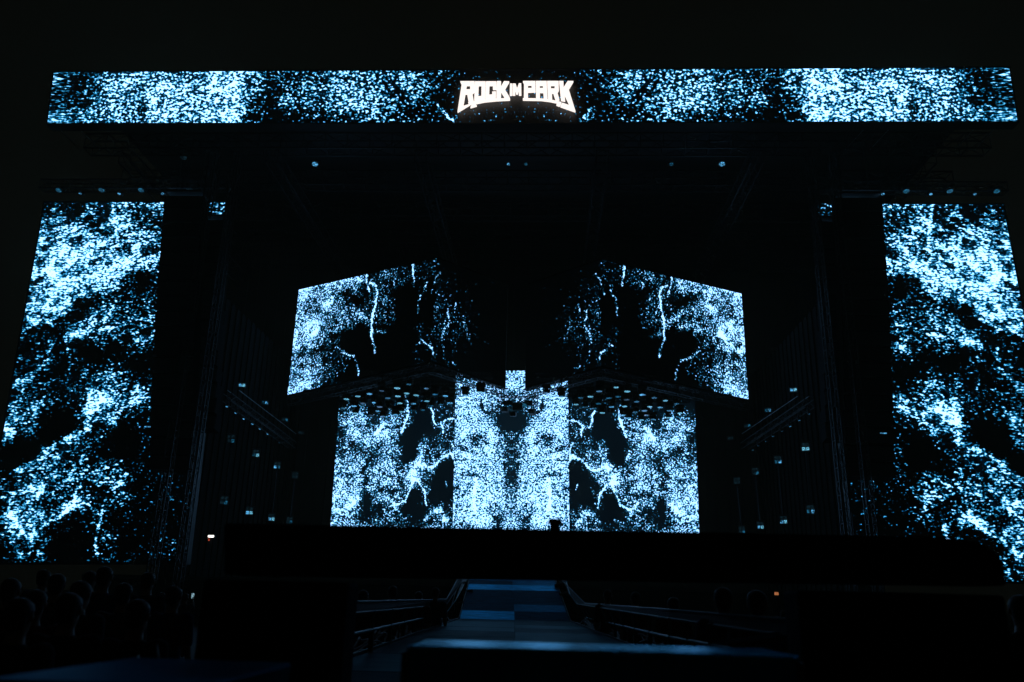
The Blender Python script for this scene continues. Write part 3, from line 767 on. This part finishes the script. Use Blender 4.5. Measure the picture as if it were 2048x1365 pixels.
U0, U1 = Vector((T0.x - .1, YS, T0.z)), Vector((T1.x + .1, YS, T1.z))
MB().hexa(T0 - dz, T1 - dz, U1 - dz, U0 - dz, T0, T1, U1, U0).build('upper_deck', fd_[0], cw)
sd = MB()
for (p, q) in ((A0, A1), (B0, B1), (A1, T0), (B1, T1), (T0, U0), (T1, U1)):
    ins = Vector((.06 if p in (A0, A1, T0) else -.06, 0, 0)); gnd = lambda v: Vector((v.x, v.y, .004))
    p2, q2 = p - dz * 1.04 + ins, q - dz * 1.04 + ins; o2 = Vector((.05 if ins.x > 0 else -.05, 0, 0))
    sd.hexa(gnd(p2), gnd(p2 + o2), gnd(q2 + o2), gnd(q2), p2, p2 + o2, q2 + o2, q2)
sd.build('side_skirt', M['cloth'], cw)
for e0, e1, e2 in ((A0, A1, T0), (B0, B1, T1)):          # thin metal edge strip along each side
    s_ = Vector((-.02 if e0 is A0 else .02, 0, .012)); MB().tube([e0 + s_, e1 + s_, e2 + s_], .03, 4).build('edge_strip', M['rail'], cw)

# barriers beside the catwalk: two top rails with perforated strip, lower ledge rail
def barrier(top, mid, low, lab):
    e = empty('crowd_barrier', (top[1].x, top[1].y, 0), lab, 'barrier', 'crowd barriers beside the catwalk')
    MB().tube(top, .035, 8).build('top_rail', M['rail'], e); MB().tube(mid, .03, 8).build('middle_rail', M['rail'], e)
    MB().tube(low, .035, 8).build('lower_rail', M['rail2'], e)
    pn = MB()
    for i in range(len(top) - 1):
        k = Vector((0, .02, 0)); pn.hexa(mid[i], mid[i + 1], mid[i + 1] + k, mid[i] + k, top[i], top[i + 1], top[i + 1] + k, top[i] + k)
    pn.build('mesh_panel', M['mesh'], e)
    for i in range(len(low) - 1):
        n = max(2, int((low[i + 1] - low[i]).length / 1.6))
        for k in range(n):
            a = low[i].lerp(low[i + 1], k / n); b = mid[i].lerp(mid[i + 1], k / n)
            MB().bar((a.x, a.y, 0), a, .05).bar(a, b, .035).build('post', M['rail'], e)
barrier([W(560, 1203, 6.0), W(698, 1205, 8.5), W(893, 1199, Yr), W(916, 1157, Yt), W(935, 1120, Yt * 1.2)],
        [W(560, 1240, 5.8), W(698, 1228, 8.3), W(893, 1210, Yr), W(928, 1157, Yt), W(945, 1125, Yt * 1.2)],
        [W(560, 1305, 5.6), W(691, 1272, 8.0), W(893, 1226, Yr - .3), W(912, 1200, Yr + 1.5), W(935, 1157, Yt)], 'low metal crowd barrier along the left edge of the catwalk')
barrier([W(1135, 1120, Yt * 1.2), W(1122, 1159, Yt), W(1170, 1207, Yr), W(1340, 1221, 9.5), W(1581, 1241, 6.5), W(1700, 1252, 5.8)],
        [W(1128, 1125, Yt * 1.2), W(1130, 1166, Yt), W(1155, 1209, Yr), W(1340, 1238, 9.3), W(1556, 1270, 6.3), W(1700, 1292, 5.6)],
        [W(1128, 1150, Yt * 1.05), W(1140, 1190, Yr + 2), W(1173, 1236, Yr - .3), W(1340, 1275, 9.0), W(1420, 1290, 7.4), W(1560, 1318, 6.0)], 'low metal crowd barrier along the right edge of the catwalk')

# small floor lamps and cable runs at the catwalk edge
def floor_lamp(px, py, Y, lab, s=1):
    p = W(px, py, Y); e = empty('floor_lamp', p, lab, 'stage light', 'lamps on the catwalk ramp edge')
    MB().box(p + Vector((0, 0, -.12)), (.3 * s, .3 * s, .08), .3, 0, .02).build('base', M['black'], e)
    MB().cyl(p + Vector((-.16 * s, -.05, 0)), (1, .2, .12), .10 * s, .14 * s, .34 * s, 14).build('head', M['black'], e)
for k, (px, py) in enumerate(((948, 1188), (930, 1212), (938, 1172))): floor_lamp(px - 12, py, Yr + (1240 - py) / 85 * (Yt - Yr), f'black floor lamp on the left ramp edge, {["middle", "lowest", "highest"][k]} of three', .9)
for k, (px, py) in enumerate(((1118, 1174), (1128, 1192))): floor_lamp(px, py, Yr + (1240 - py) / 85 * (Yt - Yr), f'black floor lamp on the right ramp edge, {["higher", "lower"][k]} of two', .9)
for sdn, a, b, lab in ((-1, nl, bl, 'left'), (1, nr, brr, 'right')):
    cb = MB()
    for k in range(7):
        pts = []
        for i in range(60):
            t = i / 59; p = onto(a, b, Y0 + .3 + (Yr - Y0) * t)
            pts.append(Vector((p.x + sdn * (.12 + .05 * k + .06 * math.sin(i * .9 + k * 2)), p.y, ZR - .12 + .05 * math.sin(i * 1.3 + k) + .03 * k)))
        cb.tube(pts, .028, 5)
    tr = MB(); p, q = onto(a, b, Y0), onto(a, b, Yr)
    e = tag(cb.build('cable_bundle', M['rubber']), f'tangled black cable bundle along the {lab} catwalk edge', 'cables', 'cable runs beside the catwalk')

# ------------------------------------------------------------------ foreground
# black frame across the view, standing about four metres from the camera
fy = 4.0
def fb(pts, y0, y1, name, parent, m, bev=.03):
    """prism from a photo outline, given its real distance and thickness"""
    P = [W(a, b, y0) for a, b in pts]; n = len(P)
    bm = bmesh.new(); f = [bm.verts.new(p) for p in P]; k = [bm.verts.new(p + Vector((0, y1 - y0, 0))) for p in P]
    bm.faces.new(f); bm.faces.new(k[::-1])
    for i in range(n): bm.faces.new((f[i], k[i], k[(i + 1) % n], f[(i + 1) % n]))
    bmesh.ops.bevel(bm, geom=bm.edges[:], offset=bev, segments=3, affect='EDGES', profile=.5, clamp_overlap=True)
    bmesh.ops.recalc_face_normals(bm, faces=bm.faces[:])
    me = bpy.data.meshes.new(name); bm.to_mesh(me); bm.free(); me.transform(Matrix.Translation(-parent.location)); me.materials.append(m)
    o = bpy.data.objects.new(name, me); C.objects.link(o); o.parent = parent; return o
fr = empty('draped_frame', (2.5, fy, 0), 'black draped frame with wide crossbar and two broad legs across the foreground', 'frame')
fb([(446, 1046), (1880, 1074), (1960, 1082), (2003, 1112), (2018, 1172), (446, 1150)], fy, fy + .3, 'crossbar', fr, M['cloth'], .02)
for (xa, xb, ya) in ((400, 693, 1150), (1600, 2018, 1172)):
    a, b = W(xa, ya, fy), W(xb, ya, fy)
    MB().box(((a.x + b.x) / 2, fy + .17, (a.z - .02) / 2), (b.x - a.x, .26, a.z - .02), 0, 0, .02).build('leg', M['cloth'], fr)
p = W(1110, 1052, fy + .1); kb = MB().cyl(p + Vector((0, 0, -.05)), (0, 0, 1), .022, .026, .06, 12); kb.cyl(p + Vector((0, 0, .01)), (0, 0, 1), .038, .030, .022, 14)
kb.build('clamp_knob', M['rubber'], fr)

tinted(M['case'], (.02, .7, .9)); M['case2'] = tinted(mat('painted_dim_light_laminate', (.005, .14, .18), .42, .9, scale=5), (.01, .2, .26))  # left lid: fainter blue screen light put into its colour and tint
def flight_case(pts, y0, y1, lab, lm='case'):
    a, b = W(*pts[0], y0), W(*pts[1], y0); z = (a.z + b.z) / 2; dzr = (b.z - a.z)
    e = empty('flight_case', ((a.x + b.x) / 2, (y0 + y1) / 2, 0), lab, 'flight case', 'flight cases in the foreground')
    cx, cy, wx, wy = (a.x + b.x) / 2, (y0 + y1) / 2, b.x - a.x, y1 - y0
    MB().box((cx, cy, (z - .17) / 2 + .04), (wx, wy, z - .25), 0, 0, .012).build('body', M['matt'], e)
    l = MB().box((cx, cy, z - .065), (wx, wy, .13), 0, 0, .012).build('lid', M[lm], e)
    for s in (-1, 1): MB().bar((cx + s * wx / 2, y0, .1), (cx + s * wx / 2, y0, z - .02), .022).build('edge_trim', M['dalu'], e)
    for s in (-.6, .6):
        h = MB(); h.box((cx + s * wx / 2, y0 - .008, z * .62), (.16, .016, .12)).bar((cx + s * wx / 2 - .05, y0 - .03, z * .62), (cx + s * wx / 2 + .05, y0 - .03, z * .62), .016, 8)
        h.build('handle', M['dalu'], e)
    for sx in (-1, 1):
        for sy in (-1, 1): MB().cyl((cx + sx * (wx / 2 - .12) - .02, cy + sy * (wy / 2 - .1), .05), (1, 0, 0), .05, .05, .04, 14).build('wheel', M['rubber'], e)
    return e
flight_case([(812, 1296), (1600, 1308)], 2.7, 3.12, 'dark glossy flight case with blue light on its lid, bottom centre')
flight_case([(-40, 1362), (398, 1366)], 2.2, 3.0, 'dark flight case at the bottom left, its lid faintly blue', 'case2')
for (a, b, lab) in (((276, 1312), (286, 1336), 'shorter'), ((314, 1290), (327, 1336), 'longer')):
    s = MB().bar(W(*a, 3.4), W(b[0], b[1] + 60, 3.0), .007, 8); tag(s.build('stand_rod', M['steel']), f'{lab} of two thin slanted metal rods at bottom left', 'rod', 'slanted rods')

# small lamps
p = W(422, 1073, 36); e = empty('work_lamp', p, 'small white work lamp with red light beneath, left of the stage', 'lamp')
MB().box(p, (.26, .05, .09), 0, 0, .02).build('lamp_face', M['white'], e); MB().box(p + Vector((0, .1, 0)), (.32, .14, .15), 0, 0, .02).build('housing', M['black'], e)
MB().cyl(p + Vector((-.06, -.03, -.2)), (0, 0, 1), .025, .025, .1, 10).build('indicator', M['red'], e)
MB().bar(p + Vector((0, .1, -.1)), (p.x, p.y + .1, 0), .05, 8).build('stand', M['black'], e)
p = W(1553, 1188, 14); e = empty('warning_lamp', p, 'tiny amber lamp behind the right barrier', 'lamp')
MB().cyl(p + Vector((0, 0, -.02)), (0, 0, 1), .035, .03, .045, 12).build('lens', M['amber'], e); MB().bar(p + Vector((0, 0, -.03)), (p.x, p.y, 0), .03, 8).build('stand', M['black'], e)

# ------------------------------------------------------------------ audience
ico = bmesh.new(); bmesh.ops.create_icosphere(ico, subdivisions=2, radius=1)
ICO_V = np.array([v.co[:] for v in ico.verts]); ICO_F = [[v.index for v in f.verts] for f in ico.faces]; ico.free()
def skin_mesh(name, V, E, m, vox=.012):
    """V: name -> (x, y, z, rx[, ry[, rz]]); E: pairs. One continuous surface with tapering limbs."""
    mb = MB(); g = lambda k: (np.array(V[k][:3]), np.array([V[k][3], V[k][4] if len(V[k]) > 4 else V[k][3], V[k][5] if len(V[k]) > 5 else V[k][3]]))
    for k1, k2 in (E or [(k, k) for k in V]):
        (p, r), (q, t) = g(k1), g(k2); n = max(2, int(np.linalg.norm(q - p) / (min(r.min(), t.min()) * .3)) + 1)
        for i in range(n):
            f = i / (n - 1); mb.add([tuple(c) for c in ICO_V * (r + (t - r) * f) + (p + (q - p) * f)], ICO_F)
    me = bpy.data.meshes.new('t'); me.from_pydata(mb.v, [], mb.f); o = bpy.data.objects.new('t', me); C.objects.link(o)
    rm = o.modifiers.new('r', 'REMESH'); rm.mode = 'VOXEL'; rm.voxel_size = vox; rm.use_smooth_shade = True
    sm = o.modifiers.new('s', 'SMOOTH'); sm.factor = .5; sm.iterations = 3
    res = bpy.data.meshes.new_from_object(o.evaluated_get(bpy.context.evaluated_depsgraph_get())); bpy.data.objects.remove(o)
    res.name = name; res.materials.clear(); res.materials.append(m); return res
def make_person(raised):
    V = {'pel': (0, 0, .95, .16, .11, .10), 'sp': (0, 0, 1.13, .13, .10, .10), 'ch': (0, 0, 1.31, .16, .115, .12), 'nb': (0, -.01, 1.455, .075, .065, .05), 'nk': (0, 0, 1.53, .055, .058, .05),
         'jaw': (0, .028, 1.585, .055, .068, .055), 'hd': (0, .008, 1.665, .076, .094, .085), 'no': (0, .105, 1.64, .012, .014, .02), 'no2': (0, .095, 1.665, .010, .012, .02),
         'lip': (0, .092, 1.603, .022, .012, .008), 'brL': (-.03, .088, 1.688, .022, .012, .008), 'brR': (.03, .088, 1.688, .022, .012, .008)}
    E = [('pel', 'sp'), ('sp', 'ch'), ('ch', 'nb'), ('nb', 'nk'), ('nk', 'jaw'), ('jaw', 'hd'), ('nk', 'hd'), ('no', 'no2'), ('lip', 'lip'), ('brL', 'brL'), ('brR', 'brR')]
    for s in (-1, 1):
        t = 'L' if s < 0 else 'R'
        V['ear' + t] = (s * .078, 0, 1.65, .012, .018, .030); E.append(('ear' + t, 'ear' + t))
        V['sh' + t] = (s * .18, 0, 1.42, .062); E.append(('ch', 'sh' + t))
        if raised and s > 0: el, wr, dr = (.27, .14, 1.33), (.22, .26, 1.60), Vector((0, .05, 1))
        else: el, wr, dr = (s * .24, -.02, 1.14), (s * .22, .12, .92), Vector((0, .35, -1))
        V['el' + t] = (*el, .044); V['wr' + t] = (*wr, .027); dr.normalize(); w0 = Vector(wr); pm = w0 + dr * .05
        V['pa' + t] = (*pm, .026, .034); E += [('sh' + t, 'el' + t), ('el' + t, 'wr' + t), ('wr' + t, 'pa' + t)]
        for j, (ox, ln) in enumerate(((-.030, .068), (-.010, .078), (.010, .073), (.028, .058))):
            a = pm + Vector((ox, 0, 0)) + dr * .035; b = a + dr * ln * .55 + Vector((0, .012, 0)); c = b + dr * ln * .3 + Vector((0, .024, 0))
            for nm, p in (('a', a), ('b', b), ('c', c)): V[f'f{nm}{j}{t}'] = (*p, .009)
            E += [('pa' + t, f'fa{j}{t}'), (f'fa{j}{t}', f'fb{j}{t}'), (f'fb{j}{t}', f'fc{j}{t}')]
        a = pm + Vector((-s * .035, .02, 0)); b = a + dr * .035 + Vector((-s * .012, .02, 0))
        V['ta' + t] = (*a, .011); V['tb' + t] = (*b, .010); E += [('pa' + t, 'ta' + t), ('ta' + t, 'tb' + t)]
        V['hp' + t] = (s * .10, 0, .86, .09); V['kn' + t] = (s * .11, .03, .50, .06); V['an' + t] = (s * .12, -.01, .09, .042); V['to' + t] = (s * .14, .15, .04, .036)
        E += [('pel', 'hp' + t), ('hp' + t, 'kn' + t), ('kn' + t, 'an' + t), ('an' + t, 'to' + t)]
    body = skin_mesh('body', V, E, M['skin'], .0085)
    S = {k: V[k] for k in ('pel', 'sp', 'ch', 'nb')}; S['pel'] = (0, 0, .93, .175, .13, .10); S['sp'] = (0, 0, 1.12, .155, .125, .10); S['ch'] = (0, 0, 1.31, .175, .13, .13); S['nb'] = (0, -.008, 1.455, .088, .08, .05)
    SE = [('pel', 'sp'), ('sp', 'ch'), ('ch', 'nb')]
    T = {'pel': (0, 0, .93, .168, .122, .10)}; TE = []
    for t in 'LR':
        a, b = Vector(V['sh' + t][:3]), Vector(V['el' + t][:3]); S['sh' + t] = (*a, .082); S['sl' + t] = (*a.lerp(b, .8), .066); SE += [('ch', 'sh' + t), ('sh' + t, 'sl' + t)]
        for k, r in (('hp', .105), ('kn', .075), ('an', .058)): T[k + t] = (*V[k + t][:3], r)
        TE += [('pel', 'hp' + t), ('hp' + t, 'kn' + t), ('kn' + t, 'an' + t)]
    shirt = skin_mesh('shirt', S, SE, SHIRTS[0]); trs = skin_mesh('trousers', T, TE, JEANS)
    H = {'a': (0, -.012, 1.688, .088, .098, .080), 'b': (0, -.03, 1.70, .084, .088, .075), 'c': (0, -.045, 1.62, .072, .058, .07)}
    hair = skin_mesh('hair', H, [('a', 'b'), ('b', 'c')], M['hair'])
    e = empty('person', (0, 0, 0), 'x', 'person', 'x')
    for nm, me in (('body', body), ('shirt', shirt), ('trousers', trs), ('hair', hair)):
        o = bpy.data.objects.new(nm, me); C.objects.link(o); o.parent = e
    return e
pa, pb = make_person(False), make_person(True); fa, fbg = [False], [False]
LEFT = [(28, 1150, 7.6, 0), (78, 1172, 6.4, 0), (118, 1142, 8.8, 0), (168, 1155, 7.2, 0), (214, 1128, 10.0, 0), (252, 1160, 8.2, 0), (281, 1200, 5.6, 0), (326, 1182, 18.0, 1),
        (352, 1166, 8.8, 0), (372, 1190, 22.0, 1), (146, 1176, 5.4, 0), (46, 1200, 4.9, 0), (300, 1140, 11.5, 0), (92, 1135, 12.0, 0), (185, 1138, 13, 0)]
MIDL = [(728, 1176, 13.0, 0), (786, 1168, 15.0, 0), (838, 1180, 17.0, 0), (872, 1172, 19.0, 0)]
RIGHT = [(1445, 1168, 8.0, 0), (1512, 1173, 7.4, 0), (1270, 1180, 15, 0), (1345, 1190, 12.0, 0), (1584, 1186, 17.0, 1), (1215, 1176, 18, 0)]
EDGE = [(2034, 1182, 7.0, 0)]
phones = []
for grp, lst, where in (('audience left of the foreground frame', LEFT, 'at the far left'), ('audience behind the left catwalk barrier', MIDL, 'behind the left catwalk barrier'),
                        ('audience behind the right catwalk barrier', RIGHT, 'behind the right catwalk barrier'), ('audience at the right edge', EDGE, 'at the right edge of the view')):
    lst = sorted(lst)
    for k, (px, py, Y, rs) in enumerate(lst):
        top = W(px, py, Y); s = max(.90, min(1.13, top.z / 1.80)); s = s if 0.9 <= s <= 1.13 else 1
        pr, fl = (pb, fbg) if rs else (pa, fa)
        nm = f', {ords[k]} from the left' if k < 12 else [', third from the right', ', second from the right', ', rightmost'][k - 12]
        if len(lst) == 1: nm = ''
        act = 'silhouetted person with a raised arm ' if rs else 'silhouetted person '
        yaw = random.uniform(-.3, .3) - (px - 1024) / 4000
        o = place(pr, fl, (top.x, Y, 0), act + where + nm, yaw, s); o['group'] = grp
        if rs: phones.append((o, s, yaw))
        sh = [c for c in o.children if c.name.startswith('shirt')][0]
        if fl[0] and k % 5:
            sh.data = sh.data.copy() if sh.data.materials[0] is SHIRTS[0] else sh.data; sh.data.materials[0] = SHIRTS[k % 5]
for k, (o, s, yaw) in enumerate(phones):
    m3 = Matrix.Rotation(yaw, 3, 'Z'); p = Vector(o.location) + m3 @ Vector((.205, .235, 1.70)) * s
    e = empty('smartphone', p, f'smartphone held up with faintly lit display, {ords[k]} from the left', 'phone', 'raised smartphones'); e.rotation_euler = (0, 0, yaw)
    MB().box((0, .014, 0), (.074, .009, .15), 0, 0, .004).build('body', M['black'], e, off=(0, 0, 0)).parent = e
    MB().box((0, .0085, 0), (.066, .002, .14)).build('display', M['phone'], e, off=(0, 0, 0)).parent = e

# ------------------------------------------------------------------ thin stage haze in the night air
hz = MB(); hz.hexa((-90, -12, -1), (90, -12, -1), (90, 78, -1), (-90, 78, -1), (-90, -12, 62), (90, -12, 62), (90, 78, 62), (-90, 78, 62))
hm = bpy.data.materials.new('haze'); hm.use_nodes = True; nt = hm.node_tree; nt.nodes.clear()
ou = nt.nodes.new('ShaderNodeOutputMaterial'); pv = nt.nodes.new('ShaderNodeVolumePrincipled'); pv.inputs['Density'].default_value = .0011
pv.inputs['Color'].default_value = (.95, .80, .50, 1); pv.inputs['Anisotropy'].default_value = .3
nt.links.new(pv.outputs[0], ou.inputs['Volume'])
tag(hz.build('haze', hm), kind='stuff')
